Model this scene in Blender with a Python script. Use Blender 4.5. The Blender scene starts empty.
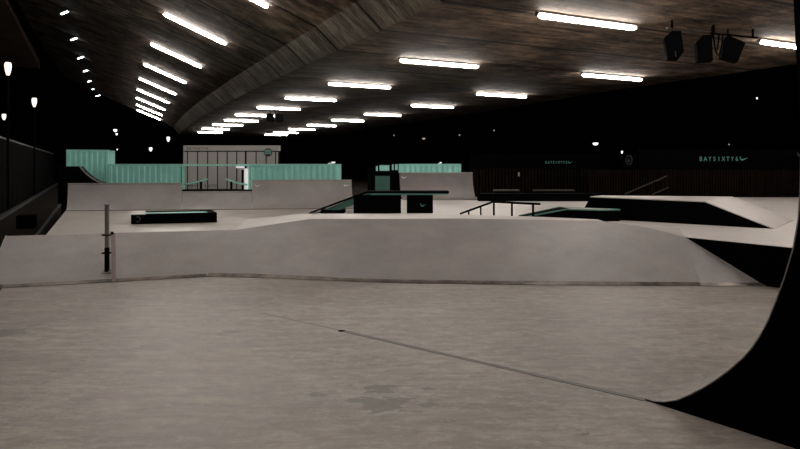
import bpy, bmesh, math, random
from mathutils import Vector, Matrix
random.seed(6)
S = bpy.context.scene
COL = S.collection
V = Vector

# ------------------------------------------------------------------ view
S.view_settings.view_transform = 'Standard'
S.view_settings.look = 'None'
S.view_settings.gamma = 1
S.view_settings.use_curve_mapping = False
S.view_settings.exposure = 1.74
w = bpy.data.worlds.new('night'); S.world = w; w.use_nodes = True
w.node_tree.nodes['Background'].inputs[0].default_value = (.010, .007, .005, 1)
w.node_tree.nodes['Background'].inputs[1].default_value = .006

CAMZ = 2.6
F = 622.2
cam = bpy.data.objects.new('camera', bpy.data.cameras.new('camera')); COL.objects.link(cam)
cam.location = (0, 0, CAMZ); cam.rotation_euler = (math.pi/2, 0, 0)
cam.data.lens = 28; cam.data.sensor_width = 36; cam.data.shift_y = -59.5/800
cam.data.clip_end = 1000
S.camera = cam

def at(px, py, Y=None, z=None):
    """a point of the place, from its pixel and its known distance or height"""
    if Y is None: Y = (CAMZ - z)*F/(py - 165)
    return V(((px-400)/F*Y, Y, CAMZ - (py-165)/F*Y))

# ------------------------------------------------------------------ materials
def new_mat(name):
    m = bpy.data.materials.new(name); m.use_nodes = True
    nt = m.node_tree; b = nt.nodes['Principled BSDF']
    return m, nt, b

class N:
    def __init__(s, nt): s.nt = nt
    def __call__(s, t, **kw):
        n = s.nt.nodes.new(t)
        for k, v in kw.items():
            if k.startswith('i_'):
                key = k[2:]
                key = int(key) if key.isdigit() else key
                n.inputs[key].default_value = v
            else: setattr(n, k, v)
        return n
    def l(s, a, b): s.nt.links.new(a, b)
    def math(s, op, a, b=None, c=None):
        n = s.nt.nodes.new('ShaderNodeMath'); n.operation = op
        for i, x in enumerate((a, b, c)):
            if x is None: continue
            if isinstance(x, (int, float)): n.inputs[i].default_value = x
            else: s.nt.links.new(x, n.inputs[i])
        return n.outputs[0]
    def mix(s, f, a, b, mode='MIX'):
        n = s.nt.nodes.new('ShaderNodeMix'); n.data_type = 'RGBA'; n.blend_type = mode
        for sock, x in ((n.inputs[0], f), (n.inputs[6], a), (n.inputs[7], b)):
            if isinstance(x, (int, float)): sock.default_value = x
            elif isinstance(x, tuple): sock.default_value = (*x, 1)
            else: s.nt.links.new(x, sock)
        return n.outputs[2]
    def noise(s, vec, scale, detail=4, rough=.6):
        n = s.nt.nodes.new('ShaderNodeTexNoise')
        n.inputs['Scale'].default_value = scale; n.inputs['Detail'].default_value = detail
        n.inputs['Roughness'].default_value = rough
        s.nt.links.new(vec, n.inputs['Vector']); return n.outputs[0]
    def mapv(s, vec, scale=(1,1,1), rot=(0,0,0), loc=(0,0,0)):
        n = s.nt.nodes.new('ShaderNodeMapping')
        n.inputs['Scale'].default_value = scale; n.inputs['Rotation'].default_value = rot
        n.inputs['Location'].default_value = loc
        s.nt.links.new(vec, n.inputs['Vector']); return n.outputs[0]
    def ramp(s, f, lo, hi, a=0., b=1.):
        n = s.nt.nodes.new('ShaderNodeMapRange')
        n.inputs['From Min'].default_value = lo; n.inputs['From Max'].default_value = hi
        n.inputs['To Min'].default_value = a; n.inputs['To Max'].default_value = b
        s.nt.links.new(f, n.inputs['Value']); return n.outputs[0]

def mottled(name, col, amt=.2, scale=3., rough=.7, fine=30., bump=0., metal=0., spec=.5):
    m, nt, b = new_mat(name); n = N(nt)
    tc = n('ShaderNodeTexCoord').outputs['Object']
    a = n.noise(tc, scale, 5); c = n.noise(tc, fine, 3)
    f = n.math('MULTIPLY_ADD', a, .7, n.math('MULTIPLY', c, .3))
    f = n.ramp(f, .3, .7)
    dark = tuple(x*(1-amt) for x in col); light = tuple(min(1, x*(1+amt)) for x in col)
    n.l(n.mix(f, dark, light), b.inputs['Base Color'])
    b.inputs['Roughness'].default_value = rough; b.inputs['Metallic'].default_value = metal
    b.inputs['Specular IOR Level'].default_value = spec
    if bump:
        bp = n('ShaderNodeBump', i_Strength=bump, i_Distance=.02); n.l(c, bp.inputs['Height']); n.l(bp.outputs[0], b.inputs['Normal'])
    return m

def emit(name, col, strength):
    m, nt, b = new_mat(name)
    b.inputs['Base Color'].default_value = (.8, .8, .8, 1)
    b.inputs['Emission Color'].default_value = (*col, 1); b.inputs['Emission Strength'].default_value = strength
    return m

def floor_mat():
    m, nt, b = new_mat('worn_concrete'); n = N(nt)
    tc = n('ShaderNodeTexCoord').outputs['Object']
    big = n.noise(tc, .35, 4, .6)
    # trowel sweeps lying roughly across the view
    warp = n('ShaderNodeVectorMath', operation='MULTIPLY_ADD'); warp.inputs[1].default_value = (.5,.5,.5)
    wn = n('ShaderNodeTexNoise'); wn.inputs['Scale'].default_value = .5; n.l(tc, wn.inputs['Vector'])
    n.l(wn.outputs['Color'], warp.inputs[0]); n.l(tc, warp.inputs[2])
    st = n.noise(n.mapv(warp.outputs[0], (.8, 4.5, 1)), 1.6, 8, .68)
    fine = n.noise(tc, 26, 4, .7)
    f = n.math('ADD', n.math('MULTIPLY', st, .55), n.math('ADD', n.math('MULTIPLY', fine, .15), n.math('MULTIPLY', big, .3)))
    f = n.ramp(f, .40, .60)
    c = n.mix(f, (.190, .165, .146), (.380, .340, .308))
    bl = n.ramp(n.noise(n.mapv(tc, (1, 2.2, 1)), 2.4, 8, .75), .40, .54, .42, 0)
    c = n.mix(bl, c, (.16, .137, .118))
    fl = n.ramp(n.noise(n.mapv(tc, (1, 1.5, 1), (0, 0, .5)), 5.5, 9, .8), .52, .62, 0, .5)
    c = n.mix(fl, c, (.46, .42, .375))
    dk = n.ramp(n.noise(n.mapv(tc, (1, 1.3, 1), (0, 0, -.6), (7, 3, 0)), 4.0, 10, .82), .53, .62, 0, .45)
    c = n.mix(dk, c, (.13, .112, .098))
    # broad darker scuffs
    sc = n.ramp(n.noise(n.mapv(tc, (.5, 1.4, 1), (0, 0, .25)), .8, 6, .7), .56, .72, 0, .35)
    c = n.mix(sc, c, (.17, .145, .125))
    # patched repair in the middle of the near floor and smaller ones beside it
    for (x, y, rx, ry, thr, s, seed) in ((-.12, 6.9, 1.0, .62, .46, 2.4, 0), (1.78, 6.02, .13, .10, .46, 7, 3), (-2.6, 9.6, 1.6, .35, .56, 1.5, 7), (-6.3, 9.6, 1.2, .5, .47, 1.2, 9), (-.1, 8.1, .5, .12, .5, 4, 4), (.5,6.3,.25,.1,.5,6,5)):
        mp = n.mapv(tc, (1/rx, 1/ry, 0), (0, 0, 0), (-x/rx, -y/ry, 0))
        ln = n('ShaderNodeVectorMath', operation='LENGTH'); n.l(mp, ln.inputs[0])
        mask = n.ramp(ln.outputs['Value'], .2, 1.0, .22, .04)
        nn = n.noise(n.mapv(tc, (1, 1.8, 1), (0, 0, 0), (seed, 0, 0)), s, 5, .65)
        k = n.ramp(n.math('ADD', nn, mask), thr+.21, thr+.245, 0, .62)
        k = n.math('MULTIPLY', k, n.math('LESS_THAN', ln.outputs['Value'], 1.0))
        c = n.mix(k, c, (.085, .082, .078))
    n.l(c, b.inputs['Base Color'])
    n.l(n.ramp(st, .3, .7, .42, .62), b.inputs['Roughness'])
    bp = n('ShaderNodeBump', i_Strength=.18, i_Distance=.02); n.l(st, bp.inputs['Height']); n.l(bp.outputs[0], b.inputs['Normal'])
    return m

def ceiling_mat(name, kind):
    """UV carries metres along (x) and across (y) the deck"""
    m, nt, b = new_mat(name); n = N(nt)
    uv = n('ShaderNodeUVMap').outputs[0]
    sep = n('ShaderNodeSeparateXYZ'); n.l(uv, sep.inputs[0])
    s, u = sep.outputs[0], sep.outputs[1]
    big = n.noise(uv, .35, 5, .65)
    if kind == 'soffit':
        st = n.noise(n.mapv(uv, (2.2, .22, 1)), 1.5, 8, .7)
        lo, hi = (.018, .011, .0068), (.30, .208, .142)
    elif kind == 'web':
        st = n.noise(n.mapv(uv, (3.5, .3, 1)), 1.6, 7, .72)
        lo, hi = (.050, .040, .030), (.34, .285, .225)
    else:
        st = n.noise(n.mapv(uv, (1.0, .6, 1)), 1.2, 8, .65)
        lo, hi = (.055, .037, .027), (.46, .320, .235)
    f = n.math('ADD', n.math('MULTIPLY', st, .6), n.math('MULTIPLY', big, .4))
    c = n.mix(n.ramp(f, .42, .60), lo, hi)
    bl = n.ramp(n.noise(n.mapv(uv, (.9, .55, 1), (0, 0, .4)), .9, 9, .72), .42, .56, .7, 0)
    c = n.mix(bl, c, tuple(x*.8 for x in lo))
    sp = n.ramp(n.noise(n.mapv(uv, (5, .9, 1)), 2.2, 6, .8), .54, .66, 0, .5)
    c = n.mix(sp, c, tuple(min(1, x*1.5) for x in hi))
    # panel to panel change
    pn = n('ShaderNodeTexWhiteNoise', noise_dimensions='1D')
    n.l(n.math('FLOOR', n.math('DIVIDE', n.math('ADD', s, .02), 4.87)), pn.inputs['W'])
    c = n.mix(n.ramp(pn.outputs[0], 0, 1, .0, .3), c, tuple(x*1.5 for x in lo))
    # construction joints every 4.87 m
    fr = n.math('FRACT', n.math('DIVIDE', n.math('ADD', s, 487.0), 4.87))
    d = n.math('ABSOLUTE', n.math('SUBTRACT', fr, .5))
    j = n.ramp(d, .468, .482, 0, .95)
    if kind == 'slab':
        fu = n.math('FRACT', n.math('DIVIDE', n.math('ADD', u, 60.0), 2.44))
        j2 = n.ramp(n.math('ABSOLUTE', n.math('SUBTRACT', fu, .5)), .485, .495, 0, .45)
        j = n.math('MAXIMUM', j, j2)
    c = n.mix(j, c, (.006, .005, .004))
    if kind == 'web':   # paler newer strip of board marked concrete
        a = n.math('MULTIPLY', n.math('GREATER_THAN', s, 14.4), n.math('LESS_THAN', s, 19.3))
        bb = n.ramp(n.math('ADD', n.noise(n.mapv(uv, (5, .1, 1)), 1.5, 3), n.math('MULTIPLY', u, -.45)), .28, .42)
        c = n.mix(n.math('MULTIPLY', n.math('MULTIPLY', a, bb), .7), c, (.34, .31, .27))
    n.l(c, b.inputs['Base Color']); b.inputs['Roughness'].default_value = .85
    b.inputs['Specular IOR Level'].default_value = .2
    bp = n('ShaderNodeBump', i_Strength=.35, i_Distance=.04); n.l(st, bp.inputs['Height']); n.l(bp.outputs[0], b.inputs['Normal'])
    return m

M = {}
M['floor'] = floor_mat()
M['soffit'] = ceiling_mat('board_marked_soffit', 'soffit')
M['web'] = ceiling_mat('board_marked_web', 'web')
M['slab'] = ceiling_mat('dark_slab', 'slab')
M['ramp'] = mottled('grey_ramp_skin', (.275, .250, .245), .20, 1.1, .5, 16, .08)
M['ramp_dark'] = mottled('darker_ramp_skin', (.170, .150, .145), .20, 1.1, .5, 16, .08)  # ramp skin in a darker tone, for the lone quarter pipe
M['deck'] = mottled('pale_deck', (.36, .325, .295), .16, .9, .46, 14, .05)
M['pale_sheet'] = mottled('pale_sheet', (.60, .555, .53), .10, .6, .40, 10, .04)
M['white_glow'] = emit('white_glow', (1.0, .98, .96), .13)  # emissive white: roof floodlight lenses, and the glow added to the door jamb
M['black'] = mottled('black_ply', (.0018, .0018, .0020), .3, 3, .95, 20, spec=.02)
M['steel'] = mottled('worn_steel', (.34, .32, .31), .25, 5, .42, 40, metal=.75)
M['plate'] = mottled('threshold_steel', (.085, .068, .058), 2.4, 1.6, .35, 5, metal=.4)
M['brown'] = mottled('rusty_flashing', (.20, .140, .128), .2, 3, .6)
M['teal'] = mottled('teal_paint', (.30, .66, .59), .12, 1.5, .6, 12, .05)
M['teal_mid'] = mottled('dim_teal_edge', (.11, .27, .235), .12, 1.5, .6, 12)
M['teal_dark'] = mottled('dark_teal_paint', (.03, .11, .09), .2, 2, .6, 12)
M['grey_metal'] = mottled('grey_painted_steel', (.15, .14, .135), .15, 5, .5, 30)
M['hoarding'] = mottled('grey_cladding', (.36, .335, .325), .08, .8, .7, 14)
M['asphalt'] = mottled('dark_asphalt', (.012, .009, .007), .7, .7, .95, 5, .2, spec=.03)
M['slat'] = mottled('dark_wood_slat', (.0095, .0060, .0042), .8, 2.5, .9, 15, spec=.03)
M['blackwall'] = mottled('black_board', (.0014, .0012, .0012), .4, 1, .95, 8, spec=.02)
M['white'] = mottled('white_paint', (.75, .74, .72), .05, 3, .5)
M['sign'] = mottled('sign_teal', (.09, .32, .27), .05, 3, .6)
M['darksign'] = mottled('sign_black_green', (.02, .03, .03), .2, 3, .6)
M['joint'] = mottled('joint_seal', (.150, .138, .128), .15, 6, .6)
M['rubber'] = mottled('cable_rubber', (.002, .002, .0025), .2, 10, .9, spec=.05)
M['tube'] = emit('fluorescent', (1.0, .93, .86), 21.0)
M['small_tube'] = emit('small_fluorescent', (.80, .92, 1.0), 5.0)
M['lamp'] = emit('street_lamp_glow', (1.0, .80, .68), .42)
M['lamp_white'] = emit('white_lamp_glow', (.95, .97, 1.0), .5)

# ------------------------------------------------------------------ mesh helpers
class MB:
    def __init__(s): s.v = []; s.f = []; s.uv = None
    def add(s, vs, fs):
        o = len(s.v); s.v += [V(p) for p in vs]; s.f += [tuple(i+o for i in f) for f in fs]; return s
    def box(s, a, b):
        x0,y0,z0 = a; x1,y1,z1 = b
        return s.add([(x0,y0,z0),(x1,y0,z0),(x1,y1,z0),(x0,y1,z0),(x0,y0,z1),(x1,y0,z1),(x1,y1,z1),(x0,y1,z1)],
              [(0,3,2,1),(4,5,6,7),(0,1,5,4),(1,2,6,5),(2,3,7,6),(3,0,4,7)])
    def obox(s, c, ax, ay, az):
        """oriented box: centre and three half axes"""
        c, ax, ay, az = V(c), V(ax), V(ay), V(az)
        vs = [c+i*ax+j*ay+k*az for k in (-1,1) for (i,j) in ((-1,-1),(1,-1),(1,1),(-1,1))]
        return s.add(vs, [(0,3,2,1),(4,5,6,7),(0,1,5,4),(1,2,6,5),(2,3,7,6),(3,0,4,7)])
    def prism(s, poly, z0, z1):
        """polygon of xy points (or xyz for a sloping top) down to z0"""
        n = len(poly); top = [V((p[0], p[1], p[2] if len(p) > 2 else z1)) for p in poly]
        bot = [V((p[0], p[1], z0)) for p in poly]
        return s.add(bot+top, [tuple(range(n-1, -1, -1)), tuple(range(n, 2*n))] + [(i, (i+1)%n, n+(i+1)%n, n+i) for i in range(n)])
    def extrude(s, prof, vec):
        n = len(prof); vec = V(vec)
        return s.add([V(p) for p in prof]+[V(p)+vec for p in prof], [tuple(range(n-1,-1,-1)), tuple(range(n,2*n))]+[(i,(i+1)%n,n+(i+1)%n,n+i) for i in range(n)])
    def tube(s, pts, r, n=8, cap=True):
        pts = [V(p) for p in pts]; o = len(s.v); m = len(pts)
        for i, p in enumerate(pts):
            t = (pts[min(i+1,m-1)] - pts[max(i-1,0)]).normalized()
            up = V((0,0,1)) if abs(t.z) < .9 else V((1,0,0))
            a = t.cross(up).normalized(); b = a.cross(t)
            rr = r[i] if isinstance(r, (list, tuple)) else r
            for k in range(n):
                th = 2*math.pi*k/n; s.v.append(p + a*math.cos(th)*rr + b*math.sin(th)*rr)
        for i in range(m-1):
            for k in range(n):
                s.f.append((o+i*n+k, o+i*n+(k+1)%n, o+(i+1)*n+(k+1)%n, o+(i+1)*n+k))
        if cap:
            s.f.append(tuple(o+k for k in range(n-1,-1,-1))); s.f.append(tuple(o+(m-1)*n+k for k in range(n)))
        return s
    def build(s, name, mat, parent=None, smooth=False, bevel=0):
        me = bpy.data.meshes.new(name)
        off = parent_world(parent)
        me.from_pydata([tuple(p-off) for p in s.v], [], s.f)
        bm = bmesh.new(); bm.from_mesh(me)
        bmesh.ops.recalc_face_normals(bm, faces=bm.faces)
        if bevel: bmesh.ops.bevel(bm, geom=list(bm.edges), offset=bevel, segments=2, affect='EDGES', clamp_overlap=True)
        bm.to_mesh(me); bm.free()
        me.materials.append(M[mat])
        if smooth:
            for p in me.polygons: p.use_smooth = True
        o = bpy.data.objects.new(name, me); COL.objects.link(o); o.parent = parent
        return o

def parent_world(p):
    off = V((0,0,0))
    while p is not None: off += p.location; p = p.parent
    return off

def tag(o, label=None, cat=None, group=None, kind=None):
    if label: o['label'] = label
    if cat: o['category'] = cat
    if group: o['group'] = group
    if kind: o['kind'] = kind
    return o

def thing(name, loc, label, cat, group=None):
    o = bpy.data.objects.new(name, None); COL.objects.link(o); o.location = loc; o.empty_display_size = .2
    return tag(o, label, cat, group)

SWOOSH = [(0,.36),(.05,.20),(.13,.06),(.24,0),(.38,.02),(.58,.12),(1.0,.36),(.60,.24),(.38,.18),(.25,.16),(.17,.20),(.12,.28),(.10,.40),(.13,.52),(.04,.46)]
def swoosh(name, mat, parent, o, ex, ez, en, size, label=None):
    """a tick mark lying on the plane through o with axes ex, ez; en points off the surface"""
    o, ex, ez, en = V(o), V(ex).normalized(), V(ez).normalized(), V(en).normalized()
    mb = MB().extrude([o + ex*x*size + ez*y*size + en*.004 for x, y in SWOOSH], en*.012)
    ob = mb.build(name, mat, parent)
    if label: ob['label'] = label
    return ob

def lettering(text, size, mat, parent, origin, ex=V((1,0,0)), ez=V((0,0,1)), spacing=1.0, name='lettering', extrude=.01, width=1.0, centre=False):
    cu = bpy.data.curves.new(name, 'FONT'); cu.body = text; cu.size = size; cu.extrude = extrude; cu.space_character = spacing
    tmp = bpy.data.objects.new(name, cu); COL.objects.link(tmp)
    dg = bpy.context.evaluated_depsgraph_get()
    me = bpy.data.meshes.new_from_object(tmp.evaluated_get(dg))
    bpy.data.objects.remove(tmp); me.name = name
    me.materials.clear(); me.materials.append(M[mat])
    ey = ez.cross(ex)
    if centre:
        xs_ = [v.co.x for v in me.vertices]; mx = (min(xs_)+max(xs_))/2
        for v in me.vertices: v.co.x -= mx
    off = parent_world(parent)
    for v in me.vertices:
        p = V(origin) + ex*v.co.x*width + ez*v.co.y - ey*v.co.z*1.0
        v.co = p - off
    o = bpy.data.objects.new(name, me); COL.objects.link(o); o.parent = parent
    return o

# ------------------------------------------------------------------ the deck overhead
D = V((-.447, .894, 0)); T = V((.894, .447, 0)); B0 = V((-5.1, 33.6, 0))
def cs(s): return -.00055*s*s if s > 0 else 0.
def road(s, u, z): return B0 + D*s - T*u + V((0, 0, z))

def interp(tab, x):
    if x <= tab[0][0]: return tab[0][1]
    for (a, fa), (b, fb) in zip(tab, tab[1:]):
        if x <= b: return fa + (fb-fa)*(x-a)/(b-a)
    return tab[-1][1]
END = [(-30, 90), (-6, 88), (-3, 80), (-1, 76), (2, 75), (4, 74.3), (6.4, 71), (10.3, 61), (14, 52), (18, 44)]
REDGE = [(-60, -23.4), (2, -23.4), (17, -25.0), (40, -25.3), (90, -26)]
def half_len(s): return interp([(-5, 2.40), (6, 2.27), (16, 2.17), (30, 2.05), (80, 1.95)], s)
def deck_piece(name, us, mat, z_of, close=None):
    ss = [-63.31 + 4.87*i for i in range(32)]
    me = bpy.data.meshes.new(name); vs = []; uvs = []; fs = []
    for s in ss:
        for u in us:
            uu = interp(REDGE, s) if u == 'R' else u
            z = z_of(uu)
            s2 = min(s, interp(END, uu + cs(min(s, 88))))
            vs.append(road(s2, uu + cs(s2), z)); uvs.append((s2, uu))
    n = len(us)
    for i in range(len(ss)-1):
        for k in range(n-1):
            f = (i*n+k, i*n+k+1, (i+1)*n+k+1, (i+1)*n+k)
            if (vs[f[0]]-vs[f[3]]).length < 1e-4 and (vs[f[1]]-vs[f[2]]).length < 1e-4: continue
            fs.append(f)
    me.from_pydata([tuple(v) for v in vs], [], fs)
    ul = me.uv_layers.new(name='UVMap')
    for lp in me.loops: ul.data[lp.index].uv = uvs[lp.vertex_index]
    me.materials.append(M[mat])
    o = bpy.data.objects.new(name, me); COL.objects.link(o)
    sd = o.modifiers.new('slab_depth', 'SOLIDIFY'); sd.thickness = .5
    return o
def z_slab(u): return 8.99 + .41*(u-1.09) if u < 7 else 8.99 + .41*5.91 + .33*(u-7)
# normals are set so the thickness goes up
c1 = deck_piece('ceiling', ['R', -20, -15, -10, -5, 0], 'soffit', lambda u: 8.0)
c2 = deck_piece('ceiling_web', [0, .55, 1.09], 'web', lambda u: 8.0 + .99*u/1.09)
c3 = deck_piece('ceiling_left', [1.09, 3, 5, 7, 9, 11, 13, 15.2], 'slab', z_slab)
for c in (c1, c2, c3): c.modifiers[0].offset = 1
for c in (c1, c2, c3):
    # find which side the solidify should grow: up
    if c.data.polygons[0].normal.z < 0: c.data.flip_normals()
tag(c1, kind='structure', label='flat brown board-marked concrete underside of the flyover')
tag(c2, kind='structure', label='sloping concrete face between flat underside and rising left slab')
tag(c3, kind='structure', label='dark concrete slab rising to the left under the flyover')
# neighbouring carriageway, far left
mb = MB()
for i in range(30):
    s0 = -20 + i*2.4
    mb.extrude([road(s0, 15.6, 13.9), road(s0+2.1, 15.6, 13.9), road(s0+2.1, 15.6, 14.3), road(s0, 15.6, 14.3)], -T*20)
mb.extrude([road(-20, 15.6, 14.2), road(52, 15.6, 14.2), road(52, 15.6, 14.8), road(-20, 15.6, 14.8)], -T*20)
mb2 = MB(); mb2.v = mb.v; mb2.f = mb.f
# its slope of light comes only from the tubes below
M['outer'] = mottled('outer_deck', (.055, .033, .024), .5, .6, .9, 8, spec=.05)
tag(mb2.build('ceiling_outer', 'outer'), kind='structure', label='ribbed dark underside of the neighbouring carriageway at far left')

# ------------------------------------------------------------------ battens
ORD = ['first','second','third','fourth','fifth','sixth','seventh','eighth','ninth','tenth','eleventh']
def batten(c, ax, half, label, group, mat='tube', r=.085, nrm=V((0,0,1)), gap=.16):
    """fluorescent batten: c on the ceiling, ax along it"""
    ax = ax.normalized(); side = ax.cross(nrm).normalized()
    t = thing('ceiling_light', c, label, 'ceiling light', group)
    dn = -nrm
    MB().obox(c+dn*.04, ax*half*.97, side*.11, nrm*.04).build('housing', 'grey_metal', t)
    for k in (-1, 1):
        MB().obox(c+dn*(gap*.65)+ax*half*k*1.0, ax*.03, side*.07, nrm*gap*.5).build('end_cap', 'grey_metal', t)
    ps = []; rs = []
    L = half*.97
    for x, q in ((-L,.35),(-L+.05,.8),(-L+.12,1),(L-.12,1),(L-.05,.8),(L,.35)): ps.append(c+dn*(gap)+ax*x); rs.append(r*q)
    MB().tube(ps, rs, 10).build('diffuser', mat, t, smooth=True)
    return t
g1, g2, g3, g0 = ('battens on the rising left slab', 'battens of the middle row', 'battens of the right-hand row', 'small lights high on the left slab')
slab_ax = (-T + V((0,0,.41))).normalized(); slab_n = slab_ax.cross(D).normalized()
if slab_n.z < 0: slab_n = -slab_n
k = 0
for i in range(-6, 9):
    s = -4.4 + 9.7*i
    if i == 8: s = 73.0
    u = 4.88; c = road(s, u+cs(s), z_slab(u)+.07)
    if s < -10: lab = 'long fluorescent batten on the rising slab, above the viewer, ' + {-2: 'nearer', -1: 'farther', -3: 'just behind', -4: 'second behind', -5: 'third behind', -6: 'farthest behind'}[i]
    else:
        lab = 'white fluorescent batten on the rising left slab, %s from the top of its row' % ORD[k]; k += 1
    batten(c, slab_ax, 1.92, lab, g1, nrm=slab_n)
row2 = [(-62,-5.9),(-52.5,-5.9),(-43,-5.9),(-33.6,-5.9),(-24.2,-5.9),(-15,-5.96),(-4.4,-5.83),(5.7,-5.6),(15.35,-5.42),(24.5,-5.35),(33.5,-5.2),(42.1,-5.75),(51,-5.9),(60.8,-6.1),(71,-7)]
names = ['farthest of all behind the viewer', 'fourth from last behind the viewer', 'behind the viewer, farthest back', 'behind the viewer, closest', 'just above the frame']
for i, (s, u) in enumerate(row2):
    lab = ('white fluorescent batten of the middle row, ' + names[i]) if i < 5 else 'white fluorescent batten on the flat underside, middle row, %s from the top' % ORD[i-5]
    batten(road(s, u, 8.0), T, half_len(s), lab, g2)
row3 = [(-62,-16.9),(-53,-16.9),(-44,-16.9),(-34.5,-16.9),(-25,-16.9),(-15.5,-17.5),(-4.7,-17.6),(6.2,-17.4),(16.4,-17.2),(26.8,-17.1),(36.4,-17.0),(46.5,-17.3),(56.4,-17.7),(66.5,-18.2),(74.2,-18.7)]
for i, (s, u) in enumerate(row3):
    lab = ('white fluorescent batten of the right-hand row, ' + names[i]) if i < 5 else 'white fluorescent batten on the flat underside, right-hand row, %s from the right edge' % ORD[i-5]
    batten(road(s, u, 8.0), T, half_len(s)+.06, lab, g3)
for i, u in enumerate([12.03, 11.85, 11.75, 11.7, 11.75, 11.8, 11.85]):
    s = 15 + 9.7*i
    c = road(s, u + .9*cs(s), 0); c.z = [12.91,12.94,12.95,13.05,13.12,13.24,13.29][i]
    s2 = s
    batten(c, V((-.87, .49, -.12)), .44 + .02*i, 'small bluish light at the far left edge of the slab, %s from the top' % ORD[i], g0, 'small_tube', r=.05, gap=.12)

for i, s in enumerate([5.3, -4.4, -14.1, -23.8, -33.5]):  # full-length battens added out of view to brighten the left bank
    batten(road(s, 12.0, z_slab(12.0)+.02), slab_ax, 1.92, 'added unseen fluorescent batten high on the left slab, outside the frame, %s before the small lights' % ORD[i], 'battens added out of view to light the left bank', nrm=slab_n)
# ------------------------------------------------------------------ speakers under the deck
M['dull_pipe'] = mottled('dull_pipe', (.03, .024, .02), .3, 5, .7)
def speaker_rig():
    a = at(667, 28.5, Y=23.1); b = at(757, 38, Y=24.8)
    ex = (b-a).normalized()
    bar = thing('speaker_bar', (a+b)/2, 'thin steel bar under the ceiling carrying three black speakers', 'mounting bar')
    MB().tube([a, a.lerp(b, .45)], .04, 8).build('pipe', 'dull_pipe', bar)
    MB().tube([a.lerp(b, .44), b], .035, 8).build('thin_pipe', 'black', bar)
    for f in (.05, .5, .95):
        p = a.lerp(b, f); MB().box((p.x-.03, p.y-.03, p.z), (p.x+.03, p.y+.03, 8.01)).build('hanger', 'black', bar)
    specs = [([(664,38),(672,31),(681,31),(684,51),(679,58.5),(668,58.5)], 23.3, .55, 'black speaker hanging under the ceiling, leftmost of three on the bar', 1),
             ([(696.5,42),(703,35),(712,34.5),(713,60.5),(698,61)], 24.0, .55, 'black speaker hanging under the ceiling, middle of three on the bar', 0),
             ([(728,35),(745.5,42.5),(738,61.5),(721.5,57),(724,42)], 24.5, .6, 'tilted black speaker hanging under the ceiling, rightmost of three on the bar', 0)]
    for poly, Y, dep, lab, mark in specs:
        pts = [at(x, y, Y=Y) for x, y in poly]
        c = sum(pts, V())/len(pts)
        t = thing('speaker', c, lab, 'speaker', 'speakers on the near bar')
        MB().extrude(pts, (dep*.3, dep, 0)).build('cabinet', 'black', t)
        ins = [c + (p-c)*.86 + V((0,-.02,0)) for p in pts]
        MB().extrude(ins, (0, .03, 0)).build('grille', 'rubber', t)
        top = max(pts, key=lambda p: p.z)
        MB().tube([top+V((.1,.2,-.1)), V((top.x+.1, top.y+.2, 7.995))], .03, 6).build('bracket', 'black', t)
        if mark:
            p = at(675.5, 51, Y=Y-.03); MB().tube([p, p+V((.02,0,-.22))], .02, 6).build('badge', 'dull_pipe', t)
    for n_, (x0, x1, ym, lab) in enumerate(((713, 723, 55, 'black cable looping down beside the rightmost speaker'), (713.5, 719, 51, 'short black cable loop beside the middle speaker'))):
        pts = []
        for i in range(13):
            f = i/12; x = x0+(x1-x0)*f; y = 34+(ym-34)*math.sin(math.pi*f)**.8
            pts.append(at(x, y, Y=24.1))
        tag(MB().tube(pts, .028, 6).build('cable', 'rubber'), lab, 'cable')
speaker_rig()
for (x, lab) in ((269.5, 'small far black speaker under the middle light row, left of a pair'), (278.5, 'small far black speaker under the middle light row, right of a pair')):
    c = at(x, 117.5, Y=60)
    t = thing('speaker', c, lab, 'speaker', 'far pair of speakers')
    MB().extrude([c+V(p) for p in ((-.36,0,.25),(-.1,0,.42),(.34,0,.36),(.36,0,-.3),(.1,0,-.42),(-.3,0,-.36))], (0,.6,0)).build('cabinet', 'black', t)
    MB().tube([c+V((0,.3,.2)), V((c.x, c.y+.3, 8.01))], .04, 6).build('hanger', 'black', t)
c = at(275, 116, Y=60.2)
t = thing('spotlight', c, 'small bright spotlight between the far pair of speakers', 'spotlight')
MB().tube([c, c+V((0,.25,0))], [.16,.12], 10).build('housing', 'black', t)
MB().tube([c+V((0,-.03,0)), c+V((0,-.01,0))], .15, 10).build('lens', 'lamp_white', t)
MB().tube([c+V((0,.15,0)), V((c.x, c.y+.15, 8.01))], .03, 6).build('hanger', 'black', t)

# ------------------------------------------------------------------ ground
tag(MB().box((-160, -12, -.3), (140, 300, -.02)).build('ground', 'asphalt'), kind='structure')
tag(MB().prism([(-9.2,-6),(16,-6),(16,13.6),(-4.4,14.7),(-9.2,13.2)], -.02, 0).build('floor', 'floor'), kind='structure')
a, b = at(343, 331, z=0), at(645, 400, z=0); e = (b-a).normalized(); sd = V((-e.y, e.x, 0))
MB_ = MB().obox((a+b)/2+V((0,0,.002)), (b-a)/2, sd*.042, V((0,0,.003)))
tag(MB_.build('trim_1', 'joint'), kind='structure', label='dark floor joint running to the foot of the near ramp')
a2 = at(262, 313, z=0)
tag(MB().obox((a+a2)/2+V((0,0,.001)), (a-a2)/2, V((-(a-a2).y,(a-a2).x,0)).normalized()*.007, V((0,0,.002))).build('trim_2', 'joint'), kind='structure')
tag(MB().prism([(a.x+.06*math.cos(q)-.02, a.y+.05*math.sin(q)) for q in [i*math.pi/4 for i in range(8)]], 0, .006).build('trim_3', 'black'), kind='structure')

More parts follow.
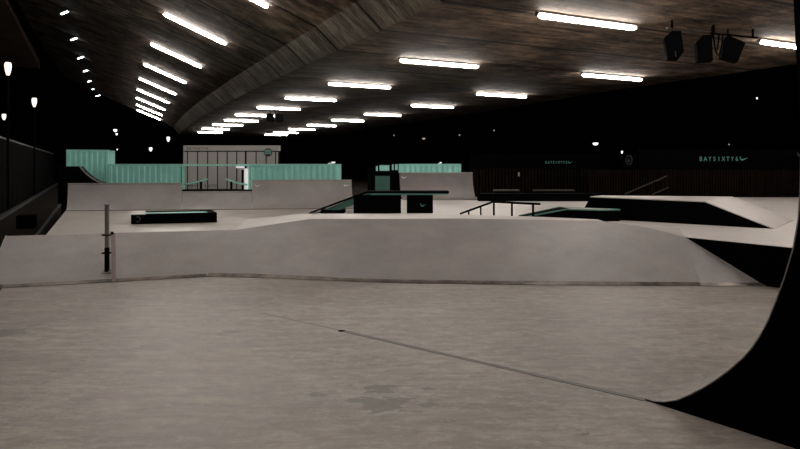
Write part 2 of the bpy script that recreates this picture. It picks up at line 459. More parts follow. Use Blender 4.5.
# ------------------------------------------------------------------ raised platform with banks
PZ = .87
A_ = V((-8.7,13.0,0)); Bf = V((-4.48,14.44,0)); Cf = at(701,286.4,z=0); Df = V((7.88,13.36,0))
Ap = V((-9.6,15.16,PZ)); Ep = V((-8.77,15.42,PZ)); Bp = V((-4.39,16.6,PZ)); Cp = V((6.83,14.8,PZ))
H1 = at(310,219,z=1.13); H1m = at(460,218.5,z=1.13); H2 = at(600,220.7,z=1.13)
K1 = at(304,213.6,z=1.13); K2 = at(450,214.2,z=1.13); K3 = at(540,216.8,z=1.13); K4 = at(598,219.4,z=1.13)
Hm = at(645,227,z=1.01); Ha = at(622,223.3,z=1.08); Hb = at(666,232,z=.94)
pf = thing('skate_platform', (0, 15, 0), 'low grey raised skate platform with sloping banked front across the middle', 'skate platform')
wallend = V((11.2, 8.95, PZ))
deckpoly = [Ep, Bp, V((-2.4,17.2,PZ)), V((5.2,17.1,PZ)), V((6.45,16.3,PZ)), V((6.8,15.4,PZ)), Cp, V((7.88,13.36,PZ)), wallend, V((26,14,PZ)), V((27,33.4,PZ)), V((-2.1,33.4,PZ)), V((-2.1,28.4,PZ)), V((-15.2,28.9,PZ))]
MB().prism([(p.x,p.y) for p in deckpoly], 0, PZ).build('deck', 'deck', pf)
# banked front: left face, long centre face, right hip
lf = MB().add([A_, Bf, Bp, Ap, V((Ap.x,Ap.y,0)), V((Bp.x,Bp.y,0))], [(0,1,2,3),(0,3,4),(1,5,2),(3,2,5,4),(0,4,5,1)])
lf.build('left_bank', 'ramp', pf)
f0 = Bf.lerp(Cf, .36); 
cf = MB(); 
cv = [Bf, f0, Cf, Df, Bp, H1, H1m, H2, Hm, Cp, K1, K2, K3, K4]
G = [V((-4.9,19.9,PZ)), V((-2.9,19.9,PZ)), V((1.6,19.7,PZ)), V((4.6,18.7,PZ)), V((6.2,17.9,PZ)), V((7.5,16.8,PZ))]
cv += G + [Ha, Hb]
base_pts = [at(255,277.8,z=0), at(330,281.0,z=0), at(400,283.3,z=0), at(520,285.0,z=0)]
cv += base_pts   # 22..25
cf.add(cv, [(0,5,4),(0,22,5),(22,23,5),(23,24,6,5),(24,25,6),(25,2,7,6),(2,20,7),(2,8,20),(2,21,8),(2,9,21)])
cfo = cf.build('centre_bank', 'ramp', pf, smooth=True)
MB().add([Cf, Df, Cp, V((Cp.x,Cp.y,0))], [(0,1,2),(0,2,3),(1,3,2)]).build('hip', 'ramp', pf)
tp = MB().add(cv, [(5,6,11,10),(6,7,13,12,11),(4,5,10,14),(10,15,14),(10,11,16,15),(11,12,17,16),(12,13,18,17),(7,20,18,13),(20,8,19,18),(8,21,19),(21,9,19)])
sheet = [V((-1.3,23.0,0)), V((1.6,20.5,0)), V((4.6,19.3,0)), V((6.3,18.1,0)), V((7.6,16.95,0)), V((6.88,15.1,0)), V((6.9,14.85,0)), V((7.92,13.42,0)), V((11.15,9.05,0)), V((25.9,14.1,0)), V((26.8,33.3,0)), V((-1.9,33.3,0)), V((-1.9,28.4,0))]
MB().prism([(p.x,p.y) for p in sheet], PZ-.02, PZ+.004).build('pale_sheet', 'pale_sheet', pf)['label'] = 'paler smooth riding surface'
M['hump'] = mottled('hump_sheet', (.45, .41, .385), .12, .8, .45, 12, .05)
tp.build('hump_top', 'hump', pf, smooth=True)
# black retaining panel on the right
o_ = V((.02,-.02,0))
MB().add([Cp+V((-.02,0,0)), V((7.86,13.34,PZ+.0))+o_*0, wallend+V((-.1,0,0)), V((11.1,8.95,0)), V((7.86,13.34,0)), V((Cp.x,Cp.y,0)),
          Cp+V((.05,.03,0)), V((7.93,13.39,PZ)), wallend+V((-.02,.05,0)), V((11.18,9.0,0)), V((7.93,13.39,0)), V((Cp.x+.05,Cp.y+.03,0))],
         [(0,1,4,5),(1,2,3,4),(6,7,10,11),(7,8,9,10),(0,1,7,6),(1,2,8,7)]).build('side_panel', 'black', pf)['label'] = 'black side panel'
MB().extrude([Ep+V((-.03,0,-.0)), V((-15.25,28.9,PZ)), V((-15.25,28.9,0)), V((Ep.x-.03,Ep.y,0))], (-.02,0,0)).build('side_panel', 'black', pf)
# steel threshold plates lying at the foot of the banks
def plate(a, b, n3, wd=.12):
    d = (b-a); nn = V(n3).normalized(); up = nn.cross(d).normalized()
    if up.z < 0: up = -up
    return MB().extrude([a+nn*.006-up*.05*0, b+nn*.006, b+nn*.006+up*wd, a+nn*.006+up*wd], nn*.008)
def facen(p, q, r):
    n_ = (q-p).cross(r-p).normalized(); return n_ if n_.z > 0 else -n_
plate(A_, Bf, facen(A_,Bf,Bp)).build('threshold_plate', 'plate', pf)
ch = [Bf] + base_pts + [Cf]; tops = [H1, H1, H1m, H1m, H2]
for p_, q_, r_ in zip(ch, ch[1:], tops): plate(p_, q_, facen(p_, q_, r_), .15).build('threshold_plate', 'plate', pf)
plate(Cf, Df, facen(Cf,Df,Cp), .10).build('threshold_plate', 'plate', pf)
# thin pale edging along the hip edge and the left end
MB().tube([Df+V((0,0,.01)), Cp+V((0,0,.01))], .012, 5).build('edge_trim', 'deck', pf)
MB().tube([A_+V((0,0,.01)), Ap+V((0,0,.01))], .012, 5).build('edge_trim', 'deck', pf)
# brown flashing strip on the left bank
nL = facen(A_, Bf, Bp)
def on_bank(px, py):
    k = V(((px-400)/F, 1, -(py-165)/F)); c0 = V((0,0,CAMZ)); return c0 + k*((A_-c0).dot(nL)/k.dot(nL))
q = [on_bank(*p) for p in ((111,233.5),(115.3,233.3),(116.2,282.3),(111.8,282.8))]
MB().extrude([p+nL*.004 for p in q], nL*.012).build('flashing_strip', 'brown', pf)['label'] = 'reddish brown strip'
q = [on_bank(*p) for p in ((110.6,233),(113.6,233),(113.6,235.2),(110.6,235.2))]
MB().extrude([p+nL*.012 for p in q], nL*.03).build('strip_bolt', 'black', pf)

# ------------------------------------------------------------------ post on the left bank
b0 = on_bank(107, 272); pxm = b0.y/F
t = thing('steel_post', b0, 'square grey steel post with black lower half standing on the left bank', 'post')
hz = CAMZ - (205-165)*pxm; mz = CAMZ - (247.5-165)*pxm
MB().box((b0.x-.038, b0.y-.038, mz), (b0.x+.038, b0.y+.038, hz)).build('upper_post', 'grey_metal', t, bevel=.006)
MB().box((b0.x-.04, b0.y-.04, b0.z-.03), (b0.x+.04, b0.y+.04, mz)).build('lower_post', 'black', t)
MB().obox(b0+nL*.01, V((.11,0,0)), nL.cross(V((1,0,0))).normalized()*.07, nL*.012).build('base_plate', 'grey_metal', t)
for py in (235, 253):
    z = CAMZ-(py-165)*pxm
    MB().box((b0.x-.10, b0.y-.055, z-.015), (b0.x+.075, b0.y+.055, z+.015)).build('bracket', 'black', t)
MB().box((b0.x-.05, b0.y-.05, hz), (b0.x+.05, b0.y+.05, hz+.015)).build('cap', 'grey_metal', t)

# ------------------------------------------------------------------ quarter pipes at the back
def quarter(name, bl, br, tl, tr, z0, z1, label, deck_depth=.9, marks=(), group=None, skin_='ramp'):
    loc = (bl+br)/2; loc.z = z0
    t = thing(name, loc, label, 'quarter pipe', group)
    run = ((tl+tr)/2-(bl+br)/2); run.z = 0; R = run.length; h = z1-z0
    th = 2*math.atan(h/R); r = h/(1-math.cos(th)) if th > 1e-4 else 1
    prof = []
    for i in range(15):
        a = th*i/14; prof.append((r*math.sin(a)/R, r*(1-math.cos(a))))
    def P(side, f, z):
        b_, t_ = (bl, tl) if side == 0 else (br, tr)
        return V((b_.x+(t_.x-b_.x)*f, b_.y+(t_.y-b_.y)*f, z0+z))
    mb = MB(); vs = []
    for f, z in prof: vs += [P(0, f, z), P(1, f, z)]
    for f, z in prof: vs += [P(0, f, z)-V((0,0,.0)) + V((0,.05,-.03 if z > .03 else 0)), P(1, f, z) + V((0,.05,-.03 if z > .03 else 0))]
    n_ = len(prof); fs = [(2*i,2*i+1,2*i+3,2*i+2) for i in range(n_-1)]
    mb.add(vs, fs); mb.build('riding_surface', skin_, t, smooth=True)
    dv = (run.normalized())*deck_depth
    for side, sx in ((0, -.03), (1, .0)):
        poly = [P(side, f, z-.012 if i else 0) for i, (f, z) in enumerate(prof)] + [P(side, 1, h-.02)+dv, P(side, 1, -h*0)+dv*1.0 - V((0,0,0))]
        poly[-1].z = z0
        MB().extrude(poly, (.03 if side == 0 else -.03, 0, 0)).build('side_panel', 'black', t)
    MB().prism([(P(0,1,h).x,P(0,1,h).y+.02),(P(1,1,h).x,P(1,1,h).y+.02),((P(1,1,h)+dv).x,(P(1,1,h)+dv).y),((P(0,1,h)+dv).x,(P(0,1,h)+dv).y)], z1-.06, z1-.005).build('deck_top', 'deck', t)
    q0, q1 = P(0,1,0)+dv, P(1,1,0)+dv
    MB().add([q0, q1, V((q1.x,q1.y,z1-.06)), V((q0.x,q0.y,z1-.06))], [(0,1,2,3)]).build('back_panel', 'black', t)
    MB().tube([P(0,1,h)+V((0,0,.005)), P(1,1,h)+V((0,0,.005))], .028, 8).build('coping', 'steel', t)
    MB().tube([P(0,.0,.008), P(1,.0,.008)], .016, 5).build('threshold_plate', 'plate', t)
    for (f, side, size) in marks:   # tick near a top corner
        n0 = -run.normalized()*math.sin(th*.9) + V((0,0,math.cos(th*.9)))
        i = 12; fa, za = prof[i]; fb, zb = prof[i-1]
        p = P(0, fa, za).lerp(P(1, fa, za), f); ez = (P(0, fa, za)-P(0, fb, zb)).normalized(); ex = (br-bl).normalized()
        nn = ex.cross(ez); nn = nn if nn.y < 0 else -nn
        swoosh('emblem', 'white', t, p + ez*size*.02+nn*.01, ex, ez, nn, size, 'small white tick mark')
    return t
bL, bR = at(66,211,z=PZ), at(355.5,208.6,z=PZ)
def base(px):
    k = (px-400)/F; d_ = bR-bL; f = (k*bL.y-bL.x)/(d_.x-k*d_.y); return bL+d_*f
def topc(px, py, base_px, run=1.3):
    Y = base(base_px).y + run; return at(px, py, Y=Y)
TL, TM1 = topc(68,184,66), topc(182,184.4,182)
quarter('quarter_pipe', base(66), base(182), TL, TM1, PZ, 1.845, 'wide grey quarter pipe at the back left, in front of the teal container', 1.0)
TM2, TM3 = topc(182.2,192,182), topc(252,192,252)
quarter('quarter_pipe', base(182.2), base(252), TM2, TM3, PZ, (TM2.z+TM3.z)/2, 'low grey quarter pipe section below the container opening', .6)
TR1, TR2 = topc(252.2,180,252), topc(351.5,180.8,355)
quarter('quarter_pipe', base(252.2), bR, TR1, TR2, PZ, 1.96, 'taller grey quarter pipe right of the container opening, tick marks in corners', .8, marks=((.03,0,.21),(.92,1,.21)))
q4 = [at(403,200,z=PZ), at(477.5,200,z=PZ)]
quarter('quarter_pipe', q4[0], q4[1], at(399.5,172.6,Y=32.1), at(472.5,173.4,Y=32.1), PZ, 2.19, 'tall grey quarter pipe standing alone at the back centre', .8, marks=((.03,0,.28),), skin_='ramp_dark')

# black-sided side ramp on the deck at far left
prof = [at(105,183.2,Y=27.6), at(103,182.6,Y=27.6), at(98,181,Y=27.6), at(92,177.6,Y=27.6), at(87,173.6,Y=27.6), at(83,169.5,Y=27.6), at(80.3,166.3,Y=27.6)]
t = thing('side_quarter_pipe', V((prof[-1].x, 27.6, PZ)), 'small black-sided quarter pipe with a grey curved edge at the far left', 'quarter pipe')
lx = at(58,0,Y=27.6).x
poly = prof + [V((lx,27.6,prof[-1].z)), V((lx,27.6,PZ)), V((prof[0].x,27.6,PZ))]
MB().extrude(poly, (0,.25,0)).build('side_panel', 'black', t)
e_ = [p+V((0,-.012,0)) for p in prof]
inn = [p+V((-.03,0,-.045)) for p in e_]
m_ = MB()
for i in range(len(e_)-1): m_.extrude([e_[i], e_[i+1], inn[i+1], inn[i]], (0,.10,0))
m_.build('curved_edge', 'ramp', t)

# ------------------------------------------------------------------ containers
def corrugated(o, ex, L, z0, z1, en, pitch=.278, depth=.07):
    """corrugated sheet from o along ex; en points outwards"""
    n_ = int(L/pitch); pitch = L/n_; pr = []
    for i in range(n_):
        x = i*pitch
        pr += [(x, 0), (x+pitch*.30, 0), (x+pitch*.42, -depth), (x+pitch*.80, -depth), (x+pitch*.92, 0)]
    pr.append((L, 0))
    vs = []
    for x, d in pr: vs += [V(o)+ex*x+en*d+V((0,0,z0)), V(o)+ex*x+en*d+V((0,0,z1))]
    m = MB().add(vs, [(2*i,2*i+2,2*i+3,2*i+1) for i in range(len(pr)-1)])
    return m
def container(o, ex, ey, L, Wd, z0, H, label, open_=None, pitch=.278):
    """o = front left corner (xy), ex along the front, ey to the back"""
    o = V((o[0],o[1],0)); ex = V(ex).normalized(); ey = V(ey).normalized()
    t = thing('shipping_container', o+ex*L/2+ey*Wd/2+V((0,0,z0)), label, 'shipping container')
    Z0, Z1 = z0+.14, z0+H-.10
    segs = [(0, L)] if not open_ else [(0, open_[0]), (open_[1], L)]
    for a, b in segs:
        corrugated(o+ex*(a+.1)+ey*.02, ex, b-a-.2, Z0, Z1, -ey, pitch).build('front_panel', 'teal', t)
        if open_ and b < L: b -= 1.0
        if open_ and a > 0: a -= .35
        corrugated(o+ex*(a+.1)+ey*(Wd-.02), ex, b-a-.2, Z0, Z1, ey, pitch).build('back_panel', 'teal', t)
    for x in (0, L):
        m = corrugated(o+ex*(x + (.02 if x == 0 else -.02))+ey*.1, ey, Wd-.2, Z0, Z1, ex*(1 if x else -1), pitch); m.build('end_panel', 'teal', t)
    # inner ends beside the opening
    if 0:
        for x in open_:
            MB().obox(o+ex*x+ey*Wd/2+V((0,0,(Z0+Z1)/2)), ex*.02, ey*(Wd/2-.05), V((0,0,(Z1-Z0)/2))).build('inner_panel', 'blackwall', t)
    posts = [0, L] + (list(open_) if open_ else [])
    for x in posts:
        for y in (0, Wd):
            if open_ and x in open_ and y: continue
            MB().obox(o+ex*(min(max(x,.06),L-.06))+ey*(min(max(y,.06),Wd-.06))+V((0,0,z0+H/2)), ex*.06, ey*.06, V((0,0,H/2))).build('corner_post', 'teal', t)
    for y in (.05, Wd-.05):
        MB().obox(o+ex*L/2+ey*y+V((0,0,z0+H-.05)), ex*(L/2-.005), ey*.055, V((0,0,.05))).build('top_rail', 'teal', t)
        if not open_: MB().obox(o+ex*L/2+ey*y+V((0,0,z0+.08)), ex*(L/2-.005), ey*.055, V((0,0,.07))).build('bottom_rail', 'teal', t)
    if not open_: pass
    MB().obox(o+ex*L/2+ey*Wd/2+V((0,0,z0+H-.03)), ex*(L/2-.02), ey*(Wd/2-.02), V((0,0,.02))).build('roof', 'teal', t)
    return t
cx0 = at(107.2,0,Y=32).x; cx1 = at(336.8,0,Y=32).x
ox0 = at(182.8,0,Y=32).x-cx0; ox1 = at(248.5,0,Y=32).x-cx0
container((cx0,32), (1,0,0), (0,1,0), cx1-cx0, 2.44, -.02, 2.67, 'long teal shipping container with a wide opening behind the quarter pipes', open_=(ox0, ox1))
exA = V((-.956,-.29,0)); frA = V((-15.62,33.3,0)) + exA*2.02
container((frA.x,frA.y), -exA, V((-.29,.956,0)), 2.02, 2.44, .85, 2.56, 'short teal container standing higher than its neighbour at the far left', pitch=.25)
tag(MB().prism([(frA.x-.2,frA.y-.1),(-15.5,33.2),(-16.2,35.8),(frA.x-.9,35.2)], -.02, .85).build('concrete_plinth', 'blackwall'), 'black plinth block under the short teal container', 'plinth')
container((at(398.8,0,Y=35).x,35), (1,0,0), (0,1,0), 3.5, 2.44, -.02, 2.68, 'teal container peeking over the lone quarter pipe at the back centre')
# small white floodlights on the roofs
for (x, Y, wd, lab) in ((332, 32.3, .26, 'small white floodlight lying on the long container roof'), (440, 35.3, .14, 'tiny white floodlight on the back centre container roof')):
    p = at(x, 163.3, Y=Y)
    t = thing('floodlight', V((p.x,p.y,2.655)), lab, 'floodlight')
    MB().box((p.x-wd*.8,p.y-.06,2.655),(p.x+wd*.3,p.y+.06,2.71)).build('body', 'white', t, bevel=.01)
    MB().box((p.x-wd*.1,p.y-.10,2.69),(p.x+wd*.65,p.y+.04,2.77)).build('lens', 'white_glow', t, bevel=.01)

# in the opening: two curved teal rails on black posts, a white jamb with a glow put into it
def crail(pts, posts, lab):
    P_ = [at(x, y, Y=31.7) for x, y in pts]
    t = thing('curved_rail', V((P_[0].x, 31.7, -.02)), lab, 'rail', 'curved rails in the container opening')
    MB().tube(P_, .045, 8).build('bar', 'teal', t, smooth=True)
    for x, y in posts:
        p = at(x, y, Y=31.7); MB().box((p.x-.05,p.y-.04,-.02),(p.x+.05,p.y+.04,p.z-.03)).build('post', 'black', t)
crail([(184,183.9),(188,184),(193,183.2),(198,181.9),(203,180.4),(207.6,179)], [(201,181)], 'curved teal rail in the container opening, rising to the right')
crail([(225.3,178.8),(230,180.6),(235,182.2),(240,183.4),(244,184.2),(247.3,184.6)], [(231.3,181)], 'curved teal rail in the container opening, falling to the right')
p = at(246.2, 167, Y=31.9)
t = thing('door_jamb', V((p.x, p.y, -.02)), 'white door jamb with an added glow and a torn top at the right of the container opening', 'door jamb')
MB().box((p.x-.09,p.y-.03,-.02),(p.x+.09,p.y+.03,2.42)).build('upright', 'white_glow', t)
MB().prism([(p.x-.52,p.y-.03),(p.x-.1,p.y-.03),(p.x-.1,p.y+.05),(p.x-.52,p.y+.05)], 2.44, 2.54).build('top_strip', 'white_glow', t)
MB().box((p.x-.24,p.y-.02,-.02),(p.x-.13,p.y+.03,2.35)).build('shadow_strip', 'black', t)
tag(MB().box((at(176,0,Y=29.6).x,29.3,-.02),(at(256,0,Y=29.6).x,29.9,at(0,189.6,Y=29.6).z)).build('dark_gap_filler', 'black'), 'black filler put in for the dark gap behind the low quarter pipe section', 'dark filler')  # black block standing in for the shade of the gap

# ------------------------------------------------------------------ clad building behind the container
Yb = 40.
xl, xr = at(183.5,0,Y=Yb).x, at(278.5,0,Y=Yb).x; zt = at(0,145.4,Y=Yb).z; zm = at(0,151.2,Y=Yb).z; zb = at(0,189,Y=Yb).z
t = thing('clad_building', V(((xl+xr)/2, Yb, -.02)), 'grey panelled building with a round logo, rising behind the long container', 'building')
MB().box((xl,Yb,-.02),(xr,Yb+.7,zb)).build('plinth', 'black', t)
MB().box((xl,Yb,zm+.03),(xr,Yb+.7,zt)).build('fascia', 'hoarding', t)
MB().box((xl+.02,Yb+.06,zb),(xr-.02,Yb+.7,zm+.03)).build('body', 'black', t)
lines = [187.3,197.4,207.5,217.4,227,236.6,246,256,266,275.5]
xs = [183.5]+lines+[278.5]
for i in range(len(xs)-1):
    g = .055 if i else .02
    x0, x1 = at(xs[i],0,Y=Yb).x+(.0 if i == 0 else .035), at(xs[i+1],0,Y=Yb).x-.035
    if xs[i+1] == 246: x1 -= .05
    if x1-x0 < .05: continue
    MB().box((x0,Yb+.02,zb),(x1,Yb+.05,zm-.04)).build('wall_panel', 'hoarding', t)
pl = [(xl-.24,Yb+1.2,zb),(xl-.02,Yb,zb),(xl-.02,Yb,zt),(xl-.24,Yb+1.2,zt-.05)]
MB().extrude(pl, (0,.04,0)).build('side_return', 'hoarding', t)
lettering('BAYSIXTY6', .22, 'darksign', t, V((at(186.8,0,Y=Yb).x, Yb-.015, at(0,149.6,Y=Yb).z)), spacing=1.25, width=1.05)
lc = at(268, 152.4, Y=Yb-.08)
lg = MB().tube([lc, lc+V((0,.05,0))], .27, 20).build('round_logo', 'darksign', t)
m_ = MB()
for k_ in range(3):
    pts = [lc+V((-.2+.4*f, -.03, -.13+.10*k_+.08*math.sin(f*3.0))) for f in [i/8 for i in range(9)]]
    m_.tube(pts, .018, 4)
m_.build('logo_stripe', 'teal', lg)
# small dark graffiti-like lettering low on the panels
for (x, y, txt) in ((188,187.3,'BAY'),(204.5,187.3,'SIXTY')):
    lettering(txt, .26, 'darksign', t, V((at(x,0,Y=Yb).x, Yb+.01, at(0,y,Y=Yb).z)), spacing=1.1, width=1.1)

# ------------------------------------------------------------------ booth beside the containers
xb0, xb1 = at(367.5,0,Y=32.4).x, at(398.3,0,Y=32.4).x
t = thing('black_booth', V(((xb0+xb1)/2, 32.6, PZ)), 'small black booth with dark teal windows beside the lone quarter pipe', 'booth')
zt_ = at(0,166.8,Y=32.4).z
MB().box((xb0,32.4,PZ),(at(375,0,Y=32.4).x,33.3,zt_)).build('side_cabinet', 'black', t)
MB().box((at(375,0,Y=32.4).x,32.4,PZ),(xb1,33.3,at(0,163.8,Y=32.4).z)).build('body', 'black', t)
for (x0,x1,y0,y1,mt) in ((375.3,389.8,176,190.5,'teal_dark'),(376,377.8,166,171,'teal'),(379.5,389.3,165.2,170.8,'teal'),(392,393.6,164.3,170,'teal'),(395,397.8,164.2,170,'teal')):
    a, b = at(x0,y1,Y=32.38), at(x1,y0,Y=32.38)
    MB().box((a.x,32.35,a.z),(b.x,32.40,b.z)).build('window_panel', mt, t)

# ------------------------------------------------------------------ centre ledge with kicker
Yc = 22.2
def C(px, py, Y=Yc): return at(px, py, Y=Y)
zt_ = C(0,192).z; zs = C(0,195).z
t = thing('grind_ledge', V((C(400,0).x, Yc, PZ)), 'long black and teal grind ledge with an inclined left ramp on two black boxes', 'grind ledge')
MB().box((C(367,0).x, Yc, C(0,193.3).z), (C(449,0).x, Yc+.75, C(0,191.2).z)).build('top_board', 'black', t)
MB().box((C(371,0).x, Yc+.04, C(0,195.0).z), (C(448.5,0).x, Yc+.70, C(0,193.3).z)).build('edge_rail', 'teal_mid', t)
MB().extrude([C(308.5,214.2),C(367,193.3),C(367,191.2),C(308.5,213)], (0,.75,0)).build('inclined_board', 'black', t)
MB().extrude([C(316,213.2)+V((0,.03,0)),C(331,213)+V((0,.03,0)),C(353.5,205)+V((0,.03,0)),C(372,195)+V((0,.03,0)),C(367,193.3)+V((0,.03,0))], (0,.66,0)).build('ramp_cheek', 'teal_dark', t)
MB().box((C(353.5,0).x, Yc+.02, PZ), (C(401,0).x, Yc+.7, C(0,195).z)).build('support_box', 'black', t)
bx = MB().box((C(407,0).x, Yc+.02, PZ), (C(433,0).x, Yc+.7, C(0,195).z)).build('support_box', 'black', t)
MB().box((C(320.5,0).x, Yc+.0, PZ), (C(344,0).x, Yc+.72, C(0,210).z)).build('support_block', 'black', t)
swoosh('emblem', 'sign', bx, C(420.5,206.5)+V((0,.01,0)), (1,0,0), (0,0,1), (0,-1,0), .20, 'teal tick mark')

# ------------------------------------------------------------------ flat rail
rp = [at(460,213.8,Y=21.2), at(493,201.8,Y=20.5), at(540,204,Y=19.1)]
t = thing('grind_rail', V((rp[1].x, rp[1].y, PZ)), 'black steel grind rail with kinked left end on five posts', 'grind rail')
MB().tube([rp[0], rp[1]], .035, 4).build('sloping_bar', 'black', t)
MB().tube([rp[1], rp[2]], .035, 4).build('level_bar', 'black', t)
for px in (469, 481):
    f = (px-460)/33; p = rp[0].lerp(rp[1], f); MB().tube([p, V((p.x,p.y,PZ))], .028, 6).build('post', 'black', t)
for f in (.02, .42, .86):
    p = rp[1].lerp(rp[2], f); MB().tube([p, V((p.x,p.y,PZ))], .034, 6).build('post', 'black', t)

# ------------------------------------------------------------------ low kinked ledge on the right
zk = 1.225
a0 = at(521,215.6,Y=20.0); f1 = at(566,209.6,Y=19.3); f2 = at(598,211.2,Y=18.95); f3 = at(620,210.3,Y=19.15)
f1.z = f2.z = f3.z = zk
k1, k2 = at(559,206.8,Y=20.3), at(617,208.9,Y=19.3); k1.z = k2.z = zk
t = thing('kinked_ledge', V((5.6,19.4,PZ)), 'low black ledge with teal edging left of the long black ramp', 'ledge')
a0.z = PZ+.03; ab = V((a0.x+.1, a0.y+.9, a0.z))
def dn(p): return V((p.x,p.y,PZ))
vs = [a0, f1, f2, f3, k2, k1, ab]
m_ = MB().add(vs+[dn(p) for p in vs], [(0,1,5,6),(1,2,3,4,5),(0,7,8,1),(1,8,9,2),(2,9,10,3),(3,10,11,4),(4,11,12,5),(5,12,13,6),(6,13,7,0)])
m_.build('body', 'black', t)
MB().extrude([p+V((0,0,.004)) for p in (f1.lerp(k2,.12), f2.lerp(k1,.12), f3.lerp(k1,.08), k2.lerp(f1,.05), k1.lerp(f2,.08))], (0,0,.006)).build('top_slab', 'deck', t)
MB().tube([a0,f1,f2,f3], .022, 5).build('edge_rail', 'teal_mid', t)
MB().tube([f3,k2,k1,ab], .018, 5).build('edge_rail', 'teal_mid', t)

# ------------------------------------------------------------------ low pad at left
zp = 1.165
L0, L1 = at(131,0,Y=18.1), at(217,0,Y=18.75)
fl = V((L0.x,18.1,0)); fr = V((L1.x,18.75,0)); bk = V((-.62,1.45,0))
t = thing('manual_pad', V(((fl.x+fr.x)/2, 19, PZ)), 'low black box with teal steel edging and a pale left end, on the platform', 'skate box')
exq = (fr-fl).normalized(); Lq = (fr-fl).length; eyq = bk.normalized()
def Q(f, d, z): q_ = fl+exq*Lq*f+bk*d; return V((q_.x,q_.y,z))
MB().prism([Q(0,0,0),Q(1,0,0),Q(1,1,0),Q(0,1,0)][:0] or [tuple(Q(*p,0))[:2] for p in ((0,0),(1,0),(1,1),(0,1))], PZ, zp-.02).build('body', 'black', t)
MB().prism([tuple(Q(*p,0))[:2] for p in ((0,0),(.17,0),(.17,1),(0,1))], zp-.02, zp).build('top_slab', 'deck', t)
P4 = lambda *ps: [tuple(Q(*p, 0))[:2] for p in ps]
MB().prism(P4((.17,.10),(.90,.10),(.885,.42),(.17,.42)), zp-.02, zp-.002).build('edge_rail', 'teal', t)
MB().prism(P4((.17,0),(1,0),(1,.10),(.17,.10)), zp-.02, zp).build('front_rim', 'black', t)
MB().prism(P4((.90,.10),(1,.10),(1,1),(.86,1)), zp-.02, zp-.003).build('end_rim', 'black', t)
rc = Q(.075, 0, (PZ+zp)/2)
MB().tube([rc+V((.075*math.cos(a),-.006,.075*math.sin(a))) for a in [i*math.pi/8 for i in range(17)]], .008, 4).build('ring_mark', 'grey_metal', t)

# ------------------------------------------------------------------ long black-sided ramp at right
r0, r1, r2, r3 = V((10.1,16.8,PZ)), V((8.77,17.9,1.56)), V((6.14,20.1,1.585)), V((5.85,20.35,PZ))
wn = V((.642,.766,0)); wq = (r0+wn*3.4, r1+wn*3.4, r2+wn*.9, r3+wn*.9)
t = thing('wedge_ramp', V((8,18.8,PZ)), 'long grey box ramp with black side, sloping down to the right', 'ramp')
def low(p): return V((p.x,p.y,p.z-(.03 if p.z > 1 else 0)))
MB().add([low(p) for p in (r0,r1,r2,r3)+wq], [(3,2,1,0),(4,5,6,7),(0,1,5,4),(1,2,6,5),(2,3,7,6),(3,0,4,7)]).build('body', 'black', t)
def skin(a, b, c, d):
    dz = V((0,0,.028)); return MB().add([a,b,c,d,a-dz,b-dz,c-dz,d-dz], [(0,1,2,3),(7,6,5,4),(0,4,5,1),(1,5,6,2),(2,6,7,3),(3,7,4,0)])
e0 = V((0,0,.02))
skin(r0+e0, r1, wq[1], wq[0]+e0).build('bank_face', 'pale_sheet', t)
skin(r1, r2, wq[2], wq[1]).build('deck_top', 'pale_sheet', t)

# ------------------------------------------------------------------ near right quarter pipe
P0 = V((2.71,6.88,0)); ev = V((.613,-.79,0)); nv = V((.79,.613,0))
pr = [(0,.012),(.1,.016),(.22,.045),(.36,.105),(.503,.205),(.64,.315),(.774,.436),(.90,.565),(1.031,.718),(1.11,.83),(1.183,.96),(1.26,1.13),(1.329,1.335),(1.40,1.56),(1.472,1.837),(1.513,2.10),(1.53,2.4),(1.535,2.7)]
t = thing('near_quarter_pipe', P0+ev*1.2, 'tall near quarter pipe with black side, curving up at the right edge', 'quarter pipe')
face = [P0+ev*s+V((0,0,z)) for s, z in pr]
side = [P0+ev*0+V((0,0,0))] + [p - V((0,0,.01)) for p in face] + [P0+ev*2.9+V((0,0,2.69)), P0+ev*2.9]
side[1].z = .004
MB().extrude(side, nv*.03).build('side_panel', 'black', t)['label'] = 'black side panel'
m_ = MB(); vs = []
for p in face: vs += [p, p+nv*4.2]
m_.add(vs, [(2*i,2*i+1,2*i+3,2*i+2) for i in range(len(face)-1)]); m_.build('riding_surface', 'floor', t, smooth=True)
MB().extrude([p+nv*4.17 for p in side], nv*.03).build('side_panel', 'black', t)
top = face[-1]
MB().add([top+V((0,0,0)), top+nv*4.2, P0+nv*4.2+ev*2.9+V((0,0,2.7)), P0+ev*2.9+V((0,0,2.7))], [(0,1,2,3)]).build('deck_top', 'ramp', t)
MB().tube([top, top+nv*4.2], .03, 8).build('coping', 'steel', t)
MB().tube([p+V((0,0,.002)) for p in face], .006, 5).build('edge_trim', 'ramp', t)
# black upright standing on it
pa = P0+ev*1.60+nv*.05
t = thing('black_column', V((pa.x,pa.y,2.7)), 'black upright standing on the near quarter pipe at the top right corner', 'column')
q0 = at(796.2,60,Y=5.68); q1 = at(792.4,-20,Y=5.68)
ax_ = (q1-q0).normalized(); bot = q0 + ax_*((2.7-q0.z)/ax_.z); tp_ = q0 + ax_*((6.2-q0.z)/ax_.z)
MB().extrude([bot, bot+V((.22,0,0)), tp_+V((.22,0,0)), tp_], (.15,.2,0)).build('shaft', 'black', t)
MB().box((bot.x-.02,bot.y-.04,2.7),(bot.x+.28,bot.y+.26,2.73)).build('base_plate', 'black', t)

